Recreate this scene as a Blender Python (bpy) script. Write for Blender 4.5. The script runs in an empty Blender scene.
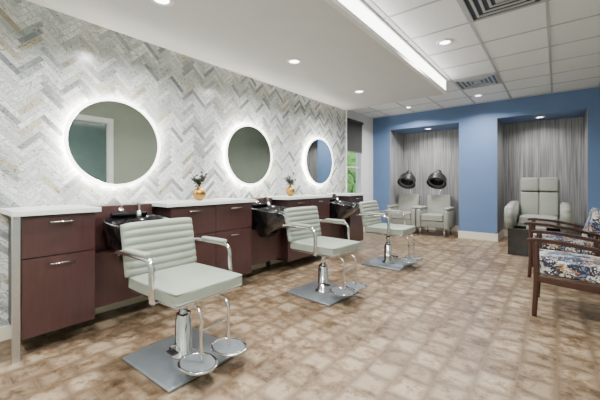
import bpy, bmesh, math, random
from mathutils import Vector, Matrix
random.seed(4)
scene = bpy.context.scene
COL = scene.collection
H = 1.15
TH = math.radians(39.04)

# ------------------------------------------------------------ materials
def lin(c):
    return tuple(((v/255)/12.92 if v/255 <= 0.04045 else ((v/255+0.055)/1.055)**2.4) for v in c)

def mat_new(name):
    m = bpy.data.materials.new(name); m.use_nodes = True
    nt = m.node_tree
    return m, nt, nt.nodes["Principled BSDF"]

def pmat(name, rgb, rough=0.5, metal=0.0, noise=0.0, nscale=8.0, bump=0.0, bscale=200.0, coat=0.0, stretch=(1,1,1)):
    m, nt, b = mat_new(name)
    c = lin(rgb)
    b.inputs["Base Color"].default_value = (*c, 1)
    b.inputs["Roughness"].default_value = rough
    b.inputs["Metallic"].default_value = metal
    b.inputs["Coat Weight"].default_value = coat
    tc = nt.nodes.new("ShaderNodeTexCoord")
    mp = nt.nodes.new("ShaderNodeMapping"); mp.inputs["Scale"].default_value = stretch
    nt.links.new(tc.outputs["Object"], mp.inputs[0])
    if noise > 0:
        n = nt.nodes.new("ShaderNodeTexNoise"); n.inputs["Scale"].default_value = nscale
        n.inputs["Detail"].default_value = 5
        r = nt.nodes.new("ShaderNodeValToRGB")
        r.color_ramp.elements[0].position = 0.3; r.color_ramp.elements[1].position = 0.7
        r.color_ramp.elements[0].color = (*[v*(1-noise) for v in c], 1)
        r.color_ramp.elements[1].color = (*[min(1, v*(1+noise)) for v in c], 1)
        nt.links.new(mp.outputs[0], n.inputs["Vector"])
        nt.links.new(n.outputs["Fac"], r.inputs[0]); nt.links.new(r.outputs[0], b.inputs["Base Color"])
    if bump > 0:
        n2 = nt.nodes.new("ShaderNodeTexNoise"); n2.inputs["Scale"].default_value = bscale
        bp = nt.nodes.new("ShaderNodeBump"); bp.inputs["Strength"].default_value = bump
        bp.inputs["Distance"].default_value = 0.002
        nt.links.new(mp.outputs[0], n2.inputs["Vector"])
        nt.links.new(n2.outputs["Fac"], bp.inputs["Height"]); nt.links.new(bp.outputs[0], b.inputs["Normal"])
    return m

def emat(name, rgb, strength):
    m = bpy.data.materials.new(name); m.use_nodes = True
    nt = m.node_tree; nt.nodes.clear()
    o = nt.nodes.new("ShaderNodeOutputMaterial"); e = nt.nodes.new("ShaderNodeEmission")
    e.inputs[0].default_value = (*rgb, 1); e.inputs[1].default_value = strength
    nt.links.new(e.outputs[0], o.inputs[0])
    return m

class E:
    """tiny math-node expression helper"""
    nt = None
    def __init__(s, sock): s.s = sock
    @staticmethod
    def op(o, *a):
        n = E.nt.nodes.new("ShaderNodeMath"); n.operation = o
        for i, v in enumerate(a):
            if isinstance(v, E): E.nt.links.new(v.s, n.inputs[i])
            else: n.inputs[i].default_value = v
        return E(n.outputs[0])
    def __add__(s, o): return E.op('ADD', s, o)
    def __radd__(s, o): return E.op('ADD', o, s)
    def __sub__(s, o): return E.op('SUBTRACT', s, o)
    def __rsub__(s, o): return E.op('SUBTRACT', o, s)
    def __mul__(s, o): return E.op('MULTIPLY', s, o)
    def __rmul__(s, o): return E.op('MULTIPLY', o, s)
def floor_(a): return E.op('FLOOR', a)
def fract(a): return E.op('FRACT', a)
def lt(a, b): return E.op('LESS_THAN', a, b)
def mn(a, b): return E.op('MINIMUM', a, b)
def fmod_(a, b): return E.op('FLOORED_MODULO', a, b)
def mixv(f, a, b): return f*a + (1.0-f)*b   # f=1 -> a
def xyz(nt):
    g = nt.nodes.new("ShaderNodeNewGeometry"); s = nt.nodes.new("ShaderNodeSeparateXYZ")
    nt.links.new(g.outputs["Position"], s.inputs[0])
    return g, E(s.outputs[0]), E(s.outputs[1]), E(s.outputs[2])
def combine(nt, a, b, c=0.0):
    n = nt.nodes.new("ShaderNodeCombineXYZ")
    for i, v in enumerate((a, b, c)):
        if isinstance(v, E): nt.links.new(v.s, n.inputs[i])
        else: n.inputs[i].default_value = v
    return n.outputs[0]
def wnoise(nt, vec):
    n = nt.nodes.new("ShaderNodeTexWhiteNoise"); n.noise_dimensions = '3D'
    nt.links.new(vec, n.inputs[0]); return n
def ramp(nt, fac, stops, interp='LINEAR'):
    r = nt.nodes.new("ShaderNodeValToRGB"); r.color_ramp.interpolation = interp
    el = r.color_ramp.elements
    while len(el) < len(stops): el.new(0.5)
    for e, (p, c) in zip(el, stops): e.position = p; e.color = (*lin(c), 1)
    nt.links.new(fac, r.inputs[0]); return r.outputs[0]
def mixc(nt, fac, a, b, mode='MIX'):
    n = nt.nodes.new("ShaderNodeMix"); n.data_type = 'RGBA'; n.blend_type = mode
    if isinstance(fac, (int, float)): n.inputs[0].default_value = fac
    else: nt.links.new(fac, n.inputs[0])
    for i, v in ((6, a), (7, b)):
        if isinstance(v, tuple): n.inputs[i].default_value = (*v, 1)
        else: nt.links.new(v, n.inputs[i])
    return n.outputs[2]

def herringbone_mat():
    m, nt, b = mat_new("marble_herringbone"); E.nt = nt
    g, X, Y, Z = xyz(nt)
    w = 0.038; L = 5
    k2 = 0.70710678/w
    a = (Y+Z)*k2 + 500.0
    bb = (Z-Y)*k2 + 500.0
    i = floor_(a); j = floor_(bb); fa = fract(a); fb = fract(bb)
    k = floor_(fmod_(i-j+0.5, 2.0*L))
    hor = lt(k, L-0.5)
    alongH = k+fa; alongV = (2*L-1.0-k)+fb
    along = mixv(hor, alongH, alongV); across = mixv(hor, fb, fa)
    idx = mixv(hor, i-k, i); idy = mixv(hor, j, j-(2*L-1.0-k))
    d = mn(mn(across, 1.0-across), mn(along, L*1.0-along))
    grout = lt(d, 0.045)
    # snap to clean ids so each stone gets one value
    wn = wnoise(nt, combine(nt, floor_(idx+0.5)*1.37+0.11, floor_(idy+0.5)*2.71+0.23, floor_(hor+0.5)*5.3))
    col = ramp(nt, wn.outputs[0], [(0.0, (128, 134, 138)), (0.12, (166, 172, 174)), (0.30, (200, 204, 204)),
          (0.62, (232, 235, 234)), (0.86, (202, 206, 206)), (0.96, (196, 188, 168)), (1.0, (158, 148, 132))])
    nz = nt.nodes.new("ShaderNodeTexNoise"); nz.inputs["Scale"].default_value = 9; nz.inputs["Detail"].default_value = 6
    nz.inputs["Distortion"].default_value = 1.5
    nt.links.new(combine(nt, Y + E(wn.outputs[0])*7.0, Z, 0.0), nz.inputs["Vector"])
    vein = ramp(nt, nz.outputs[0], [(0.36, (218, 224, 226)), (0.45, (255, 255, 255)), (0.495, (255, 255, 255)), (0.515, (150, 150, 146)), (0.54, (248, 248, 248)), (0.75, (206, 212, 216))])
    col = mixc(nt, 1.0, col, vein, 'MULTIPLY')
    col = mixc(nt, grout.s, col, lin((164, 168, 168)))
    nt.links.new(col, b.inputs["Base Color"])
    b.inputs["Roughness"].default_value = 0.20
    bp = nt.nodes.new("ShaderNodeBump"); bp.inputs["Strength"].default_value = 0.25; bp.inputs["Distance"].default_value = 0.002
    hh = E.op('SMOOTH_MIN', d, 0.08, 0.05)
    nt.links.new(hh.s, bp.inputs["Height"]); nt.links.new(bp.outputs[0], b.inputs["Normal"])
    return m

def floor_mat():
    m, nt, b = mat_new("floor_stone_tile"); E.nt = nt
    g, X, Y, Z = xyz(nt)
    t = 0.185
    u = X*(1/t)+100.0; row = floor_(u)
    v = Y*(1/t)+100.0 + fmod_(row, 2.0)*0.5
    fu = fract(u); fv = fract(v)
    d = mn(mn(fu, 1.0-fu), mn(fv, 1.0-fv))
    wn = wnoise(nt, combine(nt, row, floor_(v), 3.0))
    base = ramp(nt, wn.outputs[0], [(0, (122, 105, 85)), (0.3, (146, 129, 107)), (0.6, (164, 147, 124)), (0.85, (140, 122, 100)), (1, (116, 99, 80))])
    nz = nt.nodes.new("ShaderNodeTexNoise"); nz.inputs["Scale"].default_value = 7.5; nz.inputs["Detail"].default_value = 10
    nz.inputs["Roughness"].default_value = 0.74
    nt.links.new(combine(nt, X+E(wn.outputs[0])*5.0, Y, 0.0), nz.inputs["Vector"])
    mot = ramp(nt, nz.outputs[0], [(0.32, (112, 94, 76)), (0.43, (190, 178, 164)), (0.54, (255, 255, 255)), (0.8, (255, 252, 246))])
    col = mixc(nt, 1.0, base, mot, 'MULTIPLY')
    edge = E.op('SUBTRACT', 1.0, E.op('MINIMUM', d*4.5, 1.0))
    n3 = E(nz.outputs[0])
    edge = edge*(n3*1.3)
    col = mixc(nt, edge.s, col, lin((84, 65, 47)))
    col = mixc(nt, lt(d, 0.014).s, col, lin((112, 95, 77)))
    nt.links.new(col, b.inputs["Base Color"])
    b.inputs["Roughness"].default_value = 0.38
    b.inputs["Specular IOR Level"].default_value = 0.38
    return m

def wallpaper_mat():
    m, nt, b = mat_new("streaked_grey_wallpaper")
    tc = nt.nodes.new("ShaderNodeTexCoord"); mp = nt.nodes.new("ShaderNodeMapping")
    mp.inputs["Scale"].default_value = (55, 55, 1.2)
    n = nt.nodes.new("ShaderNodeTexNoise"); n.inputs["Scale"].default_value = 1.0; n.inputs["Detail"].default_value = 3
    n.inputs["Distortion"].default_value = 0.25
    nt.links.new(tc.outputs["Object"], mp.inputs[0]); nt.links.new(mp.outputs[0], n.inputs["Vector"])
    c = ramp(nt, n.outputs[0], [(0.34, (116, 116, 119)), (0.5, (144, 144, 146)), (0.66, (172, 172, 172))])
    nt.links.new(c, b.inputs["Base Color"]); b.inputs["Roughness"].default_value = 0.6
    return m

def fabric_mat():
    m, nt, b = mat_new("leaf_pattern_fabric")
    tc = nt.nodes.new("ShaderNodeTexCoord")
    n = nt.nodes.new("ShaderNodeTexVoronoi"); n.inputs["Scale"].default_value = 24
    nz = nt.nodes.new("ShaderNodeTexNoise"); nz.inputs["Scale"].default_value = 12; nz.inputs["Distortion"].default_value = 3
    nt.links.new(tc.outputs["Object"], nz.inputs["Vector"])
    mx = nt.nodes.new("ShaderNodeMix"); mx.data_type = 'VECTOR'; mx.inputs[0].default_value = 0.18
    nt.links.new(tc.outputs["Object"], mx.inputs[4]); nt.links.new(nz.outputs["Color"], mx.inputs[5])
    nt.links.new(mx.outputs[1], n.inputs["Vector"])
    sp = nt.nodes.new("ShaderNodeSeparateColor"); nt.links.new(n.outputs["Color"], sp.inputs[0])
    c = ramp(nt, sp.outputs[0], [(0, (42, 46, 68)), (0.34, (206, 202, 192)), (0.52, (96, 116, 150)), (0.70, (168, 124, 74)), (0.77, (56, 48, 54)), (0.90, (206, 202, 194))], 'CONSTANT')
    nt.links.new(c, b.inputs["Base Color"]); b.inputs["Roughness"].default_value = 0.85
    return m

M = {}
M['herr'] = herringbone_mat(); M['floor'] = floor_mat(); M['paper'] = wallpaper_mat(); M['fabric'] = fabric_mat()
M['blue'] = pmat("blue_paint", (96, 123, 165), 0.6, noise=0.03, nscale=3)
M['sagewall'] = pmat("grey_green_paint", (150, 158, 146), 0.6, noise=0.03, nscale=3)
M['white'] = pmat("white_paint", (228, 229, 228), 0.6, noise=0.02, nscale=4)
M['soffit'] = pmat("soffit_paint", (204, 205, 204), 0.65, noise=0.02, nscale=4)
M['ceil'] = pmat("ceiling_tile", (228, 230, 232), 0.85, noise=0.04, nscale=60, bump=0.3, bscale=300)
M['grid'] = pmat("ceiling_tbar", (172, 175, 178), 0.5, noise=0.02)
M['cream'] = pmat("cream_trim", (226, 220, 200), 0.45, noise=0.02)
M['wood'] = pmat("burgundy_laminate", (65, 42, 41), 0.30, noise=0.12, nscale=5, stretch=(9, 9, 1), coat=0.12)
M['woodD'] = pmat("burgundy_panel_dark", (50, 32, 31), 0.35, noise=0.12, nscale=5, stretch=(9, 9, 1))
M['quartz'] = pmat("quartz_counter", (222, 226, 223), 0.25, noise=0.05, nscale=30)
M['steel'] = pmat("brushed_steel", (200, 204, 208), 0.28, 1.0, noise=0.04, nscale=40)
M['chrome'] = pmat("chrome", (225, 227, 230), 0.08, 1.0, noise=0.01)
M['plate'] = pmat("base_plate_steel", (136, 144, 150), 0.32, 0.45, noise=0.04, nscale=12)
M['sage'] = pmat("sage_vinyl", (137, 145, 134), 0.40, noise=0.04, nscale=6, bump=0.15, bscale=250)
M['creamv'] = pmat("cream_vinyl", (148, 151, 143), 0.45, noise=0.04, nscale=6, bump=0.15, bscale=250)
M['black'] = pmat("black_gloss_plastic", (22, 22, 26), 0.14, noise=0.1, coat=0.5)
M['blackm'] = pmat("black_satin", (32, 31, 34), 0.38, noise=0.1)
M['grey'] = pmat("grey_plastic", (104, 106, 110), 0.4, noise=0.05)
M['brass'] = pmat("brass", (158, 122, 66), 0.28, 1.0, noise=0.15, nscale=20)
M['leaf'] = pmat("dark_olive_leaf", (48, 50, 38), 0.6, noise=0.3, nscale=30)
M['walnut'] = pmat("dark_walnut", (62, 38, 30), 0.35, noise=0.25, nscale=6, stretch=(2, 12, 12))
M['green'] = pmat("hedge_leaves", (96, 140, 62), 0.7, noise=0.5, nscale=14)
M['ground'] = pmat("outside_paving", (170, 170, 160), 0.8, noise=0.1)
M['blind'] = pmat("roller_blind", (70, 72, 70), 0.8, noise=0.05, nscale=40)
M['doorp'] = pmat("door_paint", (84, 104, 104), 0.12, noise=0.05)
mm, nt_, b_ = mat_new("mirror_silver"); b_.inputs["Metallic"].default_value = 1; b_.inputs["Roughness"].default_value = 0.015
b_.inputs["Base Color"].default_value = (0.74, 0.79, 0.755, 1); M['mirror'] = mm
gm, nt_, b_ = mat_new("window_glass"); b_.inputs["Transmission Weight"].default_value = 1; b_.inputs["Roughness"].default_value = 0; b_.inputs["IOR"].default_value = 1.05
M['glass'] = gm
M['halo'] = emat("mirror_led", (1.0, 0.93, 0.80), 220)
M['haloF'] = emat("mirror_led_diffuser", (1.0, 0.96, 0.87), 8)
M['strip'] = emat("linear_light_lens", (1.0, 0.97, 0.92), 9)
M['lamp'] = emat("downlight_lens", (1.0, 0.97, 0.93), 12)
M['fill_lens'] = emat("added_fill_lens", (1.0, 0.98, 0.96), 5)  # glow of the added, unseen fill panels

# ------------------------------------------------------------ mesh helpers
def obj_from_bm(name, bm, mat, parent=None, smooth=False, loc=(0, 0, 0), rot=(0, 0, 0)):
    me = bpy.data.meshes.new(name); bm.normal_update(); bm.to_mesh(me); bm.free()
    me.materials.append(mat)
    if smooth:
        for p in me.polygons: p.use_smooth = True
    o = bpy.data.objects.new(name, me); COL.objects.link(o)
    o.location = loc; o.rotation_euler = rot
    if parent: o.parent = parent
    return o
def empty(name, loc=(0, 0, 0), rz=0.0):
    e = bpy.data.objects.new(name, None); COL.objects.link(e); e.location = loc; e.rotation_euler = (0, 0, rz)
    e.empty_display_size = 0.1
    return e
def add_box(bm, lo, hi):
    vs = [bm.verts.new((x, y, z)) for x in (lo[0], hi[0]) for y in (lo[1], hi[1]) for z in (lo[2], hi[2])]
    for f in ((0, 1, 3, 2), (4, 6, 7, 5), (0, 4, 5, 1), (2, 3, 7, 6), (0, 2, 6, 4), (1, 5, 7, 3)):
        bm.faces.new([vs[i] for i in f])
def boxes(name, lst, mat, parent=None, bevel=0.0):
    bm = bmesh.new()
    for lo, hi in lst: add_box(bm, lo, hi)
    bmesh.ops.recalc_face_normals(bm, faces=bm.faces[:])
    if bevel > 0:
        bmesh.ops.bevel(bm, geom=bm.edges[:], offset=bevel, segments=2, affect='EDGES', profile=0.6)
    return obj_from_bm(name, bm, mat, parent)
def rbox(name, size, loc, mat, parent=None, bevel=0.02, rot=(0, 0, 0), seg=4, puff=0.0):
    bm = bmesh.new(); s = [v/2 for v in size]
    add_box(bm, [-v for v in s], s)
    bmesh.ops.recalc_face_normals(bm, faces=bm.faces[:])
    if puff > 0:
        bmesh.ops.subdivide_edges(bm, edges=bm.edges[:], cuts=7, use_grid_fill=True)
        k = min(range(3), key=lambda q: size[q]); oth = [q for q in range(3) if q != k]
        for v in bm.verts:
            a = v.co[oth[0]]/s[oth[0]]; c = v.co[oth[1]]/s[oth[1]]
            f = (1-a**4)*(1-c**4)
            v.co[k] += math.copysign(1, v.co[k])*puff*f*(abs(v.co[k])/s[k])
            rr = max(0, abs(a)+abs(c)-1.5)
            v.co[oth[0]] *= 1-0.05*rr; v.co[oth[1]] *= 1-0.05*rr
        es = [e for e in bm.edges if len(e.link_faces) == 2 and e.calc_face_angle(0) > 0.9]
        bmesh.ops.bevel(bm, geom=es, offset=bevel, segments=3, affect='EDGES', profile=0.5, clamp_overlap=True)
    else:
        bmesh.ops.bevel(bm, geom=bm.edges[:], offset=min(bevel, min(s)*0.98), segments=seg, affect='EDGES', profile=0.5)
    return obj_from_bm(name, bm, mat, parent, True, loc, rot)
def cyl(name, r, h, loc, mat, parent=None, r2=None, rot=(0, 0, 0), seg=40, bev=0.0):
    bm = bmesh.new()
    bmesh.ops.create_cone(bm, cap_ends=True, segments=seg, radius1=r, radius2=r if r2 is None else r2, depth=h)
    if bev > 0:
        es = [e for e in bm.edges if e.calc_face_angle(0) > 1.0]
        bmesh.ops.bevel(bm, geom=es, offset=bev, segments=2, affect='EDGES')
    o = obj_from_bm(name, bm, mat, parent, False, loc, rot)
    for p in o.data.polygons: p.use_smooth = len(p.vertices) == 4
    return o
def lathe(name, prof, mat, parent=None, loc=(0, 0, 0), rot=(0, 0, 0), seg=40, smooth=True):
    bm = bmesh.new(); rings = []
    for r, z in prof:
        if r < 1e-5: rings.append([bm.verts.new((0, 0, z))])
        else: rings.append([bm.verts.new((r*math.cos(2*math.pi*i/seg), r*math.sin(2*math.pi*i/seg), z)) for i in range(seg)])
    for A, B in zip(rings, rings[1:]):
        for i in range(seg):
            j = (i+1) % seg
            if len(A) == 1 and len(B) == 1: continue
            if len(A) == 1: bm.faces.new((A[0], B[j], B[i]))
            elif len(B) == 1: bm.faces.new((A[i], A[j], B[0]))
            else: bm.faces.new((A[i], A[j], B[j], B[i]))
    bmesh.ops.recalc_face_normals(bm, faces=bm.faces[:])
    return obj_from_bm(name, bm, mat, parent, smooth, loc, rot)
def crom(pts, n=8, cyc=False):
    P = [Vector(p) for p in pts]; out = []
    N = len(P)
    for i in range(N if cyc else N-1):
        g = lambda q: P[q % N] if cyc else P[max(0, min(N-1, q))]
        p0, p1, p2, p3 = g(i-1), g(i), g(i+1), g(i+2)
        for s in range(n):
            t = s/n
            out.append(0.5*((2*p1)+(p2-p0)*t+(2*p0-5*p1+4*p2-p3)*t*t+(3*p1-p0-3*p2+p3)*t**3))
    if not cyc: out.append(P[-1])
    return out
def tube(name, pts, r, mat, parent=None, cyc=False, smooth=True, seg=12, flat=1.0, r_end=None):
    pts = crom(pts, 8, cyc) if smooth else [Vector(p) for p in pts]
    bm = bmesh.new(); rings = []; N = len(pts); up = None
    for i, p in enumerate(pts):
        if cyc: t = (pts[(i+1) % N]-pts[i-1]).normalized()
        else: t = (pts[min(i+1, N-1)]-pts[max(i-1, 0)]).normalized()
        if up is None:
            up = Vector((0, 1, 0)) if abs(t.y) < 0.9 else Vector((0, 0, 1))
        up = (up-t*up.dot(t)).normalized(); sd = t.cross(up)
        rr = r if r_end is None else r+(r_end-r)*i/(N-1)
        rings.append([bm.verts.new(p+(up*math.cos(2*math.pi*k/seg)*flat+sd*math.sin(2*math.pi*k/seg))*rr) for k in range(seg)])
    for i in range(N if cyc else N-1):
        A, B = rings[i], rings[(i+1) % N]
        for k in range(seg): bm.faces.new((A[k], A[(k+1) % seg], B[(k+1) % seg], B[k]))
    if not cyc: bm.faces.new(rings[0]); bm.faces.new(rings[-1][::-1])
    bmesh.ops.recalc_face_normals(bm, faces=bm.faces[:])
    return obj_from_bm(name, bm, mat, parent, True)

# ------------------------------------------------------------ room shell
XL, XW, XR = -3.15, -3.57, 0.65
YB, Y0, YA = 7.30, -1.60, 8.15
ZC, ZS, ZA = 2.77, 2.545, 2.43
YE = 5.28
SX = -1.38
boxes("floor", [((XW-0.15, Y0-0.15, -0.1), (XR+0.15, YA+0.15, 0.0))], M['floor'])
boxes("ceiling", [((XW-0.15, Y0-0.15, ZC), (XR+0.15, YA+0.15, ZC+0.12))], M['ceil'])
boxes("ceiling_soffit", [((XL, Y0, ZS), (SX, YE, ZC-0.001))], M['soffit'])
boxes("wall_left", [((XW-0.15, Y0, 0), (XL, YE, ZC))], M['herr'])
boxes("wall_left_end", [((XL-0.40, YE+0.001, 0), (XL+0.012, YE+0.03, ZC-0.002))], M['white'])
wy0, wy1, wz0, wz1 = YE+0.12, 6.70, 0.85, 2.50
boxes("wall_window_sill", [((XW-0.15, YE, 0), (XW, YB, wz0))], M['white'])
boxes("wall_window_head", [((XW-0.15, YE, wz1), (XW, YB, ZC))], M['white'])
boxes("wall_window_near", [((XW-0.15, YE, wz0), (XW, wy0, wz1))], M['white'])
boxes("wall_window_far", [((XW-0.15, wy1, wz0), (XW, YB, wz1))], M['white'])
A1 = (-3.13, -1.605); A2 = (-0.92, 0.41)
boxes("wall_back", [((XW-0.15, YB, 0), (A1[0], YA, ZC)), ((A1[1], YB, 0), (A2[0], YA, ZC)), ((A2[1], YB, 0), (XR, YA, ZC)),
                    ((A1[0], YB, ZA), (A1[1], YA, ZC)), ((A2[0], YB, ZA), (A2[1], YA, ZC))], M['blue'])
boxes("wall_alcove", [((XW, YA, 0), (XR, YA+0.12, ZC))] +
      [b for a in (A1, A2) for b in (((a[0], YB+0.012, 0), (a[0]+0.006, YA, ZA)), ((a[1]-0.006, YB+0.012, 0), (a[1], YA, ZA)))], M['paper'])
DY0, DY1, DZ = 1.45, 2.48, 2.35
boxes("wall_right_near", [((XR, Y0, 0), (XR+0.15, DY0, ZC))], M['sagewall'])
boxes("wall_right_far", [((XR, DY1, 0), (XR+0.15, YA, ZC))], M['sagewall'])
boxes("wall_right_head", [((XR, DY0, DZ), (XR+0.15, DY1, ZC))], M['sagewall'])
boxes("wall_front", [((XW-0.15, Y0-0.15, 0), (XR+0.15, Y0, ZC))], M['sagewall'])
# door in right wall (seen in the mirror)
d = empty("door_1", (0, 0, 0))
boxes("door_leaf", [((XR+0.05, DY0+0.03, 0.005), (XR+0.09, DY1-0.03, DZ-0.03))], M['doorp'], d)
boxes("door_jamb", [((XR+0.001, DY0+0.001, 0), (XR+0.14, DY0+0.029, DZ-0.001)), ((XR+0.001, DY1-0.029, 0), (XR+0.14, DY1-0.001, DZ-0.001)),
                      ((XR+0.001, DY0+0.029, DZ-0.029), (XR+0.14, DY1-0.029, DZ-0.001))], M['white'], d)
boxes("door_casing", [((XR-0.022, DY0-0.07, 0), (XR-0.001, DY0+0.01, DZ+0.07)), ((XR-0.022, DY1-0.01, 0), (XR-0.001, DY1+0.07, DZ+0.07)),
                      ((XR-0.022, DY0+0.01, DZ-0.01), (XR-0.001, DY1-0.01, DZ+0.07))], M['white'], d)
lathe("door_knob", [(0, 0.07), (0.025, 0.06), (0.03, 0.04), (0.012, 0.02), (0.012, 0), (0.03, 0)], M['steel'], d, (XR+0.05, DY1-0.14, 1.0), (0, -math.pi/2, 0))
# baseboards
bh = 0.15
boxes("baseboard_back", [((XW+0.012, YB-0.014, 0), (A1[0], YB, bh)), ((A1[1]-0.014, YB-0.014, 0), (A2[0]+0.014, YB, bh)), ((A2[1], YB-0.014, 0), (XR-0.014, YB, bh)),
      ((A1[0]+0.006, YA-0.014, 0), (A1[1]-0.006, YA, bh)), ((A2[0]+0.006, YA-0.014, 0), (A2[1]-0.006, YA, bh)),
      ((A1[0]+0.006, YB, 0), (A1[0]+0.02, YA-0.014, bh)), ((A2[0]+0.006, YB, 0), (A2[0]+0.02, YA-0.014, bh))], M['cream'])
boxes("baseboard_left", [((XW, YE+0.03, 0), (XW+0.012, YB-0.014, bh)), ((XL, Y0, 0), (XL+0.012, YE, 0.10))], M['cream'])
boxes("baseboard_right", [((XR-0.014, DY1+0.07, 0), (XR, YB-0.014, bh)), ((XR-0.014, Y0, 0), (XR, DY0-0.07, bh))], M['cream'])
# window
w = empty("window_1")
boxes("window_frame", [((XW-0.10, wy0, wz0), (XW+0.01, wy0+0.04, wz1)), ((XW-0.10, wy1-0.04, wz0), (XW+0.01, wy1, wz1)),
      ((XW-0.10, wy0, wz1-0.04), (XW+0.01, wy1, wz1)), ((XW-0.10, wy0, wz0), (XW+0.03, wy1, wz0+0.04)), ((XW-0.09, wy0, 1.5), (XW-0.04, wy1, 1.53))], M['white'], w)
boxes("window_pane", [((XW-0.07, wy0+0.04, wz0+0.04), (XW-0.065, wy1-0.04, wz1-0.04))], M['glass'], w)
bl = empty("roller_blind")
boxes("blind_sheet", [((XW+0.02, wy0+0.03, 1.86), (XW+0.024, wy1-0.02, 2.52))], M['blind'], bl)
boxes("blind_bottom_bar", [((XW+0.014, wy0+0.03, 1.84), (XW+0.03, wy1-0.02, 1.865))], M['grey'], bl)
cyl("blind_roll", 0.03, wy1-wy0-0.04, (XW+0.035, (wy0+wy1)/2, 2.54), M['blind'], bl, rot=(math.pi/2, 0, 0))
# outside
boxes("outside_ground", [((-12, 2, -0.12), (XW-0.16, 14, -0.1))], M['ground'])
bm = bmesh.new()
for i in range(110):
    x = random.uniform(-6.8, -5.6); y = random.uniform(4.6, 12.5); z = random.uniform(0.0, 1.9); r = random.uniform(0.2, 0.5)
    tmp = bmesh.ops.create_icosphere(bm, subdivisions=3, radius=r, matrix=Matrix.Translation((x, y, z+0.1)))
    for v in tmp['verts']:
        v.co += Vector((random.uniform(-1, 1), random.uniform(-1, 1), random.uniform(-1, 1)))*0.06
obj_from_bm("garden_hedge", bm, M['green'])

# ceiling grid
tb = []
gx = [-0.68, -0.07, 0.54, -1.29]
for x in gx: tb.append(((x-0.012, Y0, ZC-0.006), (x+0.012, YB, ZC-0.0005)))
y = 3.556-0.61*8
while y < YB:
    x0 = SX if y < YE else XW
    tb.append(((x0, y-0.012, ZC-0.0055), (XR, y+0.012, ZC-0.0005))); y += 0.61
for x in (-1.90, -2.51, -3.12): tb.append(((x-0.012, YE, ZC-0.006), (x+0.012, YB, ZC-0.0005)))
boxes("trim_ceiling_grid", tb, M['grid'])

# linear light in the soffit edge
ll = empty("linear_ceiling_light")
boxes("light_lens", [((SX+0.002, Y0+0.05, ZS+0.045), (SX+0.035, YE-0.02, ZC-0.03))], M['strip'], ll)
boxes("light_housing", [((SX+0.001, Y0+0.03, ZS), (SX+0.045, YE, ZS+0.04)), ((SX+0.001, Y0+0.03, ZC-0.028), (SX+0.045, YE, ZC-0.008))], M['white'], ll)

LC = (1, 0.975, 0.945)
def downlight(x, y, z, power=22, spread=150):
    e = empty("recessed_downlight", (x, y, z))
    lathe("trim_ring", [(0.055, -0.001), (0.06, -0.012), (0.085, -0.009), (0.09, -0.001)], M['white'], e)
    lathe("lens", [(0, -0.004), (0.056, -0.004), (0.056, -0.001)], M['lamp'], e)
    L = bpy.data.lights.new("lamp", 'AREA'); L.shape = 'DISK'; L.size = 0.11; L.energy = power; L.color = LC
    L.spread = math.radians(spread)
    lo = bpy.data.objects.new("lamp", L); COL.objects.link(lo); lo.parent = e; lo.location = (0, 0, -0.02)
for yy in (-0.35, 1.205, 2.77, 4.30): downlight(-2.33, yy, ZS, 32)
for x, y in ((-1.0, 3.87), (-1.0, 1.42), (-1.13, 6.60), (-2.47, 6.70)): downlight(x, y, ZC, 44)
downlight(-2.35, 7.68, ZA, 11); downlight(-0.26, 7.68, ZA, 8)
def fill_panel(x, y):  # added ceiling panel, out of view, to raise the ambient light
    e = empty("unseen_fill_panel", (x, y, ZC))
    boxes("frame", [((-0.29, -0.29, -0.02), (-0.26, 0.29, -0.007)), ((0.26, -0.29, -0.02), (0.29, 0.29, -0.007)),
                    ((-0.26, -0.29, -0.02), (0.26, -0.26, -0.007)), ((-0.26, 0.26, -0.02), (0.26, 0.29, -0.007))], M['white'], e)
    boxes("lens", [((-0.26, -0.26, -0.015), (0.26, 0.26, -0.008))], M['fill_lens'], e)
    L = bpy.data.lights.new("lamp", 'AREA'); L.shape = 'SQUARE'; L.size = 0.5; L.energy = 72; L.color = (1, 0.985, 0.965)
    lo = bpy.data.objects.new("lamp", L); COL.objects.link(lo); lo.parent = e; lo.location = (0, 0, -0.03)
fill_panel(-0.375, 0.20); fill_panel(-0.375, -1.02)

def vent(x, y):
    e = empty("ceiling_air_vent", (x, y, ZC))
    for k, s in enumerate((0.285, 0.225, 0.165, 0.105)):
        t = 0.022; z0, z1 = -0.022+0.003*k, -0.008
        boxes("louver_%d" % (k+1), [((-s, -s, z0), (-s+t, s, z1)), ((s-t, -s, z0), (s, s, z1)), ((-s+t, -s, z0), (s-t, -s+t, z1)), ((-s+t, s-t, z0), (s-t, s, z1))], M['grid'], e)
    boxes("center_plate", [((-0.05, -0.05, -0.018), (0.05, 0.05, -0.008))], M['grid'], e)
    boxes("dark_throat", [((-0.285, -0.285, -0.0075), (0.285, 0.285, -0.0065))], M['blackm'], e)
vent(-0.375, 3.25); vent(-0.985, 5.70)

# ------------------------------------------------------------ mirrors
for i, yy in enumerate((1.19, 2.80, 4.36)):
    e = empty("lighted_round_mirror", (XL, yy, 1.515)); R = math.pi/2
    lathe("mirror_glass", [(0, 0.052), (0.375, 0.052), (0.375, 0.046), (0, 0.046)], M['mirror'], e, rot=(0, R, 0), seg=96, smooth=False)
    lathe("led_diffuser", [(0.376, 0.05), (0.400, 0.05), (0.400, 0.038), (0.376, 0.038), (0.376, 0.05)], M['haloF'], e, rot=(0, R, 0), seg=96, smooth=False)
    lathe("led_strip", [(0.366, 0.016), (0.372, 0.016), (0.372, 0.034), (0.366, 0.034), (0.366, 0.016)], M['halo'], e, rot=(0, R, 0), seg=96, smooth=False)
    lathe("back_box", [(0, 0.001), (0.35, 0.001), (0.35, 0.045), (0, 0.045)], M['white'], e, rot=(0, R, 0), seg=96, smooth=False)

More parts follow.
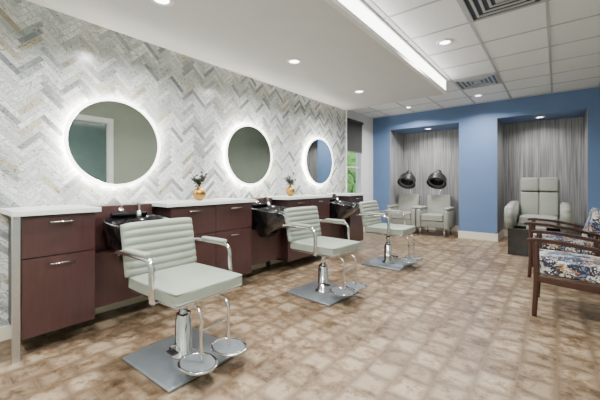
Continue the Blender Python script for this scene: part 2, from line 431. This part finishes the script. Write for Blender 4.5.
# ------------------------------------------------------------ cabinets & counters
XF = -2.70; CT = 0.97
def handle(name, x, y, z, wd, parent):
    tube(name, [(x, y-wd/2, z), (x+0.028, y-wd/2, z), (x+0.028, y+wd/2, z), (x, y+wd/2, z)], 0.006, M['chrome'], parent, smooth=False, seg=10)
def cabinet(y0, y1, bays, leg=False):
    e = empty("salon_cabinet")
    boxes("carcass", [((XL+0.014, y0, 0.13), (XF-0.022, y1, CT-0.035))], M['woodD'], e)
    n = bays; wd = (y1-y0)/n
    for k in range(n):
        a = y0+wd*k+0.003; b = y0+wd*(k+1)-0.003
        boxes("drawer_front_%d" % (k+1), [((XF-0.02, a, 0.655), (XF, b, CT-0.045))], M['wood'], e, 0.002)
        boxes("door_front_%d" % (k+1), [((XF-0.02, a, 0.13), (XF, b, 0.648))], M['wood'], e, 0.002)
        handle("drawer_pull_%d" % (k+1), XF, (a+b)/2, 0.885, 0.13, e)
        handle("door_pull_%d" % (k+1), XF, (a+b)/2, 0.60, 0.13, e)
    boxes("countertop", [((XL+0.014, y0-0.05, CT-0.035), (XF+0.03, y1+0.03, CT))], M['quartz'], e, 0.004)
    boxes("recessed_support", [((XL+0.014, y0+0.04, 0), (XL+0.05, y0+0.09, 0.13)), ((XL+0.014, y1-0.09, 0), (XL+0.05, y1-0.04, 0.13))], M['woodD'], e)
    if leg:
        boxes("end_leg", [((XF-0.03, y0-0.045, 0), (XF+0.005, y0-0.008, CT-0.036))], M['steel'], e)
cabinet(0.46, 0.885, 1, True)
cabinet(1.48, 2.46, 2)
cabinet(3.08, 4.05, 2)
cabinet(4.66, 5.14, 1)

def bowl_station(yc, y0, y1):
    e = empty("shampoo_bowl", (0, 0, 0))
    XP = -2.93
    boxes("splash_panel", [((XL+0.014, y0+0.035, 0.60), (XP, y1-0.055, CT-0.01))], M['wood'], e, 0.002)
    boxes("lower_panel", [((XL+0.014, y0+0.002, 0.17), (XP+0.12, y1-0.002, 0.595))], M['wood'], e, 0.002)
    bm = bmesh.new(); seg = 48
    def ring(sx, sy, z, xo, dip=0.0, back=0.0):
        vs = []
        for k in range(seg):
            a = 2*math.pi*k/seg; c, s = math.cos(a), math.sin(a)
            ex = 0.7
            x = math.copysign(abs(c)**ex, c)*sx; yv = math.copysign(abs(s)**ex, s)*sy
            zz = z
            if dip: zz -= dip*math.exp(-(yv/0.10)**2)*(max(0, c)**3)
            zz += back*(1-(x/sx+1)/2)
            vs.append(bm.verts.new((XP+0.255+xo+x, yc+yv, zz)))
        return vs
    R = [ring(0.03, 0.03, 0.50, -0.12), ring(0.09, 0.10, 0.50, -0.12), ring(0.12, 0.13, 0.56, -0.10), ring(0.20, 0.21, 0.66, -0.04), ring(0.235, 0.245, 0.76, 0, 0.02, 0.02),
         ring(0.25, 0.26, 0.80, 0, 0.06, 0.05), ring(0.255, 0.265, 0.815, 0, 0.07, 0.05), ring(0.245, 0.255, 0.822, 0, 0.07, 0.05), ring(0.225, 0.235, 0.812, 0, 0.07, 0.05),
         ring(0.20, 0.21, 0.76, -0.01, 0.04, 0.02), ring(0.16, 0.17, 0.69, -0.04), ring(0.08, 0.09, 0.64, -0.08), ring(0.02, 0.02, 0.63, -0.08)]
    for A, B in zip(R, R[1:]):
        for k in range(seg): bm.faces.new((A[k], A[(k+1) % seg], B[(k+1) % seg], B[k]))
    bm.faces.new(R[0][::-1]); bm.faces.new(R[-1])
    bmesh.ops.recalc_face_normals(bm, faces=bm.faces[:])
    obj_from_bm("basin", bm, M['black'], e, True)
    rbox("bowl_mount", (0.12, 0.22, 0.22), (XP+0.06+0.01, yc, 0.56+0.08), M['blackm'], e, 0.02)
    rbox("faucet_deck", (0.06, 0.30, 0.03), (XP+0.035, yc, 0.885), M['black'], e, 0.012)
    cyl("mixer", 0.02, 0.05, (XP+0.035, yc-0.07, 0.915), M['chrome'], e, bev=0.004)
    tube("mixer_lever", [(XP+0.035, yc-0.07, 0.94), (XP+0.06, yc-0.075, 0.955), (XP+0.10, yc-0.08, 0.965)], 0.006, M['chrome'], e)
    tube("spray_hose", [(XP+0.035, yc+0.07, 0.90), (XP+0.04, yc+0.07, 0.96), (XP+0.10, yc+0.05, 0.965), (XP+0.15, yc+0.03, 0.90)], 0.010, M['blackm'], e)
    lathe("spray_head", [(0, 0), (0.018, 0.002), (0.024, 0.02), (0.012, 0.06), (0, 0.065)], M['chrome'], e, (XP+0.155, yc+0.028, 0.855))
bowl_station(1.21, 0.885, 1.48)
bowl_station(2.78, 2.46, 3.08)
bowl_station(4.36, 4.05, 4.66)

# ------------------------------------------------------------ vases
def vase(x, y, seed):
    random.seed(seed)
    e = empty("branch_vase", (x, y, CT))
    r = 0.068
    prof = [(0, 0.0), (0.03, 0.0), (0.034, 0.006)]
    for k in range(1, 14):
        a = -math.pi/2+0.45+(math.pi-0.95)*k/13
        prof.append((r*math.cos(a), 0.006+r*0.92+r*math.sin(a)))
    zt = prof[-1][1]
    prof += [(0.024, zt+0.008), (0.026, zt+0.016), (0.030, zt+0.020), (0.024, zt+0.018), (0.019, zt+0.01), (0, zt+0.004)]
    lathe("globe", prof, M['brass'], e)
    bm = bmesh.new()
    for k in range(13):
        a = random.uniform(0, 6.28); ln = random.uniform(0.08, 0.17); tl = random.uniform(0.2, 1.2)
        base = Vector((0, 0, zt+0.012)); dr = Vector((math.cos(a)*tl, math.sin(a)*tl, 1)).normalized()
        tube("stem_%d" % (k+1), [base, base+dr*ln*0.5+Vector((0, 0, 0.008)), base+dr*ln], 0.003, M['leaf'], e, seg=6)
        for q in range(9):
            p = base+dr*ln*(0.30+0.09*q); u = Vector((random.uniform(-1, 1), random.uniform(-1, 1), random.uniform(-0.3, 0.9))).normalized()
            s = u.cross(Vector((0.3, 0.2, 1))).normalized()*0.015; l = 0.046
            nrm = u.cross(s).normalized()*0.003
            v = [bm.verts.new(p), bm.verts.new(p+u*l*0.5+s+nrm), bm.verts.new(p+u*l), bm.verts.new(p+u*l*0.5-s+nrm)]
            bm.faces.new(v)
    obj_from_bm("leaves", bm, M['leaf'], e)
vase(-2.93, 1.93, 3); vase(-2.93, 3.40, 8)

# ------------------------------------------------------------ salon chairs
def ribbed(name, wd, ht, th, n, mat, parent, loc, rot):
    bm = bmesh.new(); NY = 14; prof = []
    m = 8
    for k in range(n):
        for q in range(m):
            t = (k+q/m)/n; z = -ht/2+ht*t
            bul = abs(math.sin(math.pi*q/m))**0.6
            edge = min(1, min(t, 1-t)*n*1.0)**0.5 if 0 < t < 1 else 0
            prof.append((th/2*(0.45+0.35*edge)+0.014*bul, z))
    prof.append((th/2*0.45, ht/2))
    full = prof + [(-x, z) for x, z in reversed(prof)]
    secs = []
    for j in range(NY+1):
        s = -1+2*j/NY; yy = wd/2*math.sin(s*math.pi/2)
        sc = (1-abs(math.sin(s*math.pi/2))**6)**0.5*0.85+0.15
        zs = 1-0.06*abs(math.sin(s*math.pi/2))**8
        secs.append([bm.verts.new((x*sc, yy, z*zs)) for x, z in full])
    for A, B in zip(secs, secs[1:]):
        for k in range(len(full)):
            k2 = (k+1) % len(full); bm.faces.new((A[k], A[k2], B[k2], B[k]))
    bm.faces.new(secs[0]); bm.faces.new(secs[-1][::-1])
    bmesh.ops.recalc_face_normals(bm, faces=bm.faces[:])
    return obj_from_bm(name, bm, mat, parent, True, loc, rot)

def salon_chair(x, y, rz=0.0):
    e = empty("salon_chair", (x, y, 0), rz)
    rbox("base_plate", (0.56, 0.54, 0.022), (0, 0, 0.011), M['plate'], e, 0.010, seg=2)
    lathe("pump_collar", [(0, 0.022), (0.085, 0.022), (0.085, 0.035), (0.055, 0.05), (0.052, 0.26), (0.045, 0.27), (0.045, 0.29), (0, 0.29)], M['chrome'], e)
    cyl("piston", 0.028, 0.16, (0, 0, 0.36), M['chrome'], e)
    tube("pump_lever", [(0, -0.05, 0.10), (0.02, -0.10, 0.11), (0.12, -0.17, 0.16), (0.17, -0.19, 0.17)], 0.008, M['chrome'], e)
    rbox("pump_pedal", (0.07, 0.04, 0.012), (0.19, -0.195, 0.17), M['blackm'], e, 0.005)
    rbox("seat_mount", (0.30, 0.28, 0.025), (0.02, 0, 0.438), M['blackm'], e, 0.008)
    rbox("seat_pan", (0.52, 0.47, 0.02), (0.03, 0, 0.458), M['chrome'], e, 0.008)
    rbox("seat_cushion", (0.57, 0.50, 0.075), (0.03, 0, 0.505), M['sage'], e, 0.028, puff=0.016)
    ribbed("back_cushion", 0.53, 0.36, 0.085, 7, M['sage'], e, (-0.275, 0, 0.708), (0, math.radians(-12), 0))
    for s, nm in ((-1, "left"), (1, "right")):
        Y = s*0.285
        tube("arm_frame_"+nm, [(0.06, s*0.22, 0.455), (0.10, s*0.255, 0.455), (0.13, Y, 0.48), (0.13, Y, 0.60), (0.12, Y, 0.68), (0.08, Y, 0.707), (-0.02, Y, 0.71),
              (-0.20, Y, 0.71), (-0.30, Y, 0.70), (-0.315, s*0.265, 0.69)], 0.014, M['chrome'], e, flat=1.3)
        rbox("arm_pad_"+nm, (0.26, 0.048, 0.028), (-0.05, Y, 0.73), M['sage'], e, 0.013)
        tube("footrest_rod_"+nm, [(0.20, s*0.10, 0.445), (0.30, s*0.10, 0.42), (0.335, s*0.10, 0.36), (0.33, s*0.10, 0.25), (0.34, s*0.10, 0.13)], 0.010, M['chrome'], e)
        loop = [(0.34+0.13*math.cos(a)*0.9-0.02, s*0.115+0.095*math.sin(a), 0.115) for a in [2*math.pi*k/14 for k in range(14)]]
        tube("footrest_loop_"+nm, loop, 0.009, M['chrome'], e, cyc=True)
        bm = bmesh.new()
        bmesh.ops.create_cone(bm, cap_ends=True, segments=32, radius1=1, radius2=1, depth=0.006)
        for v in bm.verts: v.co.x *= 0.113; v.co.y *= 0.09
        obj_from_bm("footrest_plate_"+nm, bm, M['plate'], e, False, (0.32, s*0.115, 0.115))
    tube("footrest_crossbar", [(0.335, -0.10, 0.30), (0.335, 0.0, 0.30), (0.335, 0.10, 0.30)], 0.008, M['chrome'], e)
salon_chair(-1.93, 1.15, math.radians(2))
salon_chair(-1.91, 2.74, math.radians(-3))
salon_chair(-1.87, 4.30, math.radians(0))

# ------------------------------------------------------------ dryer chairs
def dryer_chair(x, y):
    e = empty("hooded_dryer_chair", (x, y, 0))      # faces -Y
    for sx in (-1, 1):
        for sy in (-0.27, 0.25):
            cyl("leg", 0.014, 0.16, (sx*0.25, sy, 0.08), M['chrome'], e)
        rbox("arm", (0.10, 0.62, 0.42), (sx*0.285, -0.01, 0.37), M['creamv'], e, 0.045)
        rbox("arm_pad", (0.12, 0.50, 0.05), (sx*0.285, -0.05, 0.60), M['creamv'], e, 0.022)
    rbox("seat_base", (0.47, 0.58, 0.14), (0, 0, 0.26), M['creamv'], e, 0.02)
    rbox("seat_cushion", (0.46, 0.56, 0.13), (0, -0.04, 0.40), M['creamv'], e, 0.04, puff=0.015)
    rbox("back_cushion", (0.50, 0.14, 0.50), (0, 0.24, 0.63), M['creamv'], e, 0.05, rot=(math.radians(-8), 0, 0), puff=0.015)
    tube("dryer_pole", [(0, 0.335, 0.30), (0, 0.35, 0.8), (0, 0.36, 1.20), (0, 0.33, 1.30), (0, 0.24, 1.34)], 0.018, M['chrome'], e)
    T = (math.radians(-38), 0, 0)
    r = 0.20; pr = []
    for k in range(13):
        a = math.pi/2*k/12; pr.append((r*math.sin(a), r*1.0*math.cos(a)))
    pr += [(r, -0.06), (r+0.012, -0.075), (r+0.008, -0.09), (r-0.02, -0.085), (r-0.03, -0.04)]
    for k in range(12, -1, -1):
        a = math.pi/2*k/12; pr.append(((r-0.03)*math.sin(a), (r-0.03)*math.cos(a)))
    hz = 1.21
    lathe("hood_shell", pr, M['blackm'], e, (0, 0.10, hz), T)
    lathe("hood_ring", [(r-0.055, -0.03), (r-0.03, -0.055), (r-0.032, -0.03), (r-0.055, -0.03)], M['grey'], e, (0, 0.10, hz), T)
    lathe("inner_grille", [(0, 0.12), (0.05, 0.12), (0.11, 0.09), (0.12, 0.08), (0.05, 0.135), (0, 0.135)], M['grey'], e, (0, 0.10, hz), T)
    lathe("hood_motor", [(0, 0.10), (0.06, 0.095), (0.08, 0.05), (0.08, -0.02), (0, -0.02)], M['blackm'], e, (0, 0.195, hz+0.14), T)
dryer_chair(-2.11, 7.42); dryer_chair(-2.80, 7.44)

# ------------------------------------------------------------ pedicure chair
p = empty("pedicure_chair", (-0.26, 7.05, 0))
rbox("pedestal", (0.62, 0.66, 0.30), (0, 0.12, 0.15), M['blackm'], p, 0.03)
rbox("seat_block", (0.60, 0.62, 0.16), (0, 0.05, 0.38), M['creamv'], p, 0.05)
rbox("seat_cushion", (0.54, 0.60, 0.12), (0, 0.0, 0.50), M['creamv'], p, 0.04, puff=0.02)
for k, (z, h) in enumerate(((0.76, 0.44), (1.12, 0.26))):
    for s in (-1, 1):
        rbox("back_panel_%d" % (k+1), (0.285, 0.15, h), (s*0.142, 0.36+0.10*(z-0.6), z), M['creamv'], p, 0.03, rot=(math.radians(-8), 0, 0))
rbox("back_shell", (0.60, 0.06, 0.72), (0, 0.475, 0.86), M['creamv'], p, 0.025, rot=(math.radians(-8), 0, 0))
for s in (-1, 1):
    bm = bmesh.new(); prof = [(-0.36, 0.40), (-0.42, 0.52), (-0.42, 0.70), (-0.34, 0.77), (0.10, 0.80), (0.38, 0.82), (0.42, 0.76), (0.40, 0.30), (-0.10, 0.26)]
    L1 = [bm.verts.new((s*0.30, yy, zz)) for yy, zz in prof]; L2 = [bm.verts.new((s*0.47, yy, zz-0.02)) for yy, zz in prof]
    bm.faces.new(L1); bm.faces.new(L2[::-1])
    for k in range(len(prof)):
        k2 = (k+1) % len(prof); bm.faces.new((L1[k], L1[k2], L2[k2], L2[k]))
    bmesh.ops.recalc_face_normals(bm, faces=bm.faces[:])
    bmesh.ops.bevel(bm, geom=bm.edges[:], offset=0.03, segments=3, affect='EDGES')
    obj_from_bm("armrest", bm, M['creamv'], p, True)
# dark table, built in the shape of a foot-soak tub with foot rest
tub = empty("tub_shaped_table", (-0.26, 6.36, 0))
boxes("table_tub_body", [((-0.36, -0.25, 0.0), (0.36, 0.25, 0.06)), ((-0.36, -0.25, 0.06), (-0.30, 0.25, 0.42)), ((0.30, -0.25, 0.06), (0.36, 0.25, 0.42)),
                   ((-0.30, -0.25, 0.06), (0.30, -0.20, 0.42)), ((-0.30, 0.20, 0.06), (0.30, 0.25, 0.42))], M['black'], tub)
rbox("foot_rest", (0.26, 0.12, 0.05), (0, 0.0, 0.42), M['creamv'], tub, 0.02)
boxes("foot_rest_post", [((-0.03, -0.03, 0.06), (0.03, 0.03, 0.40))], M['chrome'], tub)

# ------------------------------------------------------------ wooden armchairs (face -X)
def armchair(x, y, rz=0.0):
    e = empty("wooden_armchair", (x, y, 0), rz)
    W = 0.30
    for s in (-1, 1):
        Y = s*W
        tube("front_leg", [(-0.345, Y, 0.0), (-0.33, Y, 0.30), (-0.33, Y, 0.655)], 0.019, M['walnut'], e, r_end=0.024, seg=14)
        tube("rear_leg", [(0.34, Y, 0.0), (0.27, Y, 0.30), (0.25, Y, 0.56)], 0.018, M['walnut'], e, r_end=0.022, seg=14)
        bm = bmesh.new()
        st = [(-0.40, 0.665, 0.020), (-0.33, 0.675, 0.034), (-0.15, 0.665, 0.036), (0.05, 0.635, 0.032), (0.25, 0.59, 0.026), (0.36, 0.565, 0.018)]
        R = []
        for px, pz, hw in st:
            R.append([bm.verts.new((px, Y-hw, pz)), bm.verts.new((px, Y+hw, pz)), bm.verts.new((px, Y+hw*0.8, pz-0.03)), bm.verts.new((px, Y-hw*0.8, pz-0.03))])
        for A, B in zip(R, R[1:]):
            for k in range(4): bm.faces.new((A[k], A[(k+1) % 4], B[(k+1) % 4], B[k]))
        bm.faces.new(R[0]); bm.faces.new(R[-1][::-1])
        bmesh.ops.recalc_face_normals(bm, faces=bm.faces[:])
        bmesh.ops.bevel(bm, geom=bm.edges[:], offset=0.006, segments=2, affect='EDGES')
        obj_from_bm("arm_rest", bm, M['walnut'], e, False)
        rbox("side_rail", (0.60, 0.028, 0.065), (-0.025, Y, 0.315), M['walnut'], e, 0.008, rot=(0, math.radians(3), 0))
    rbox("front_rail", (0.028, 0.57, 0.06), (-0.32, 0, 0.325), M['walnut'], e, 0.008)
    rbox("rear_rail", (0.028, 0.57, 0.06), (0.265, 0, 0.29), M['walnut'], e, 0.008)
    rbox("seat_cushion", (0.62, 0.54, 0.13), (-0.03, 0, 0.415), M['fabric'], e, 0.035, rot=(0, math.radians(3), 0), puff=0.02)
    rbox("back_cushion", (0.13, 0.54, 0.44), (0.27, 0, 0.63), M['fabric'], e, 0.035, rot=(0, math.radians(14), 0), puff=0.02)
    for k in range(5):
        tube("back_slat_%d" % (k+1), [(0.28, -0.24+0.12*k, 0.31), (0.36, -0.24+0.12*k, 0.60), (0.405, -0.24+0.12*k, 0.84)], 0.010, M['walnut'], e, seg=8)
    rbox("back_top_rail", (0.03, 0.60, 0.06), (0.405, 0, 0.85), M['walnut'], e, 0.01, rot=(0, math.radians(12), 0))
    return e
armchair(0.19, 3.72); armchair(0.08, 5.10)

# ------------------------------------------------------------ world, sun
wd = bpy.data.worlds.new("sky"); scene.world = wd; wd.use_nodes = True
nt = wd.node_tree; bg = nt.nodes["Background"]
bg.inputs[0].default_value = (0.75, 0.87, 1.0, 1); bg.inputs[1].default_value = 3.0
S = bpy.data.lights.new("sun", 'SUN'); S.energy = 4; S.angle = 0.05
so = bpy.data.objects.new("sun", S); COL.objects.link(so); so.rotation_euler = (math.radians(40), math.radians(25), 0)

# ------------------------------------------------------------ camera
cam = bpy.data.cameras.new("camera"); co = bpy.data.objects.new("camera", cam); COL.objects.link(co)
co.location = (0, 0, H); co.rotation_euler = (math.pi/2, 0, TH)
cam.sensor_width = 36; cam.lens = 317/600*36; cam.shift_y = -0.028; cam.clip_start = 0.02
scene.camera = co
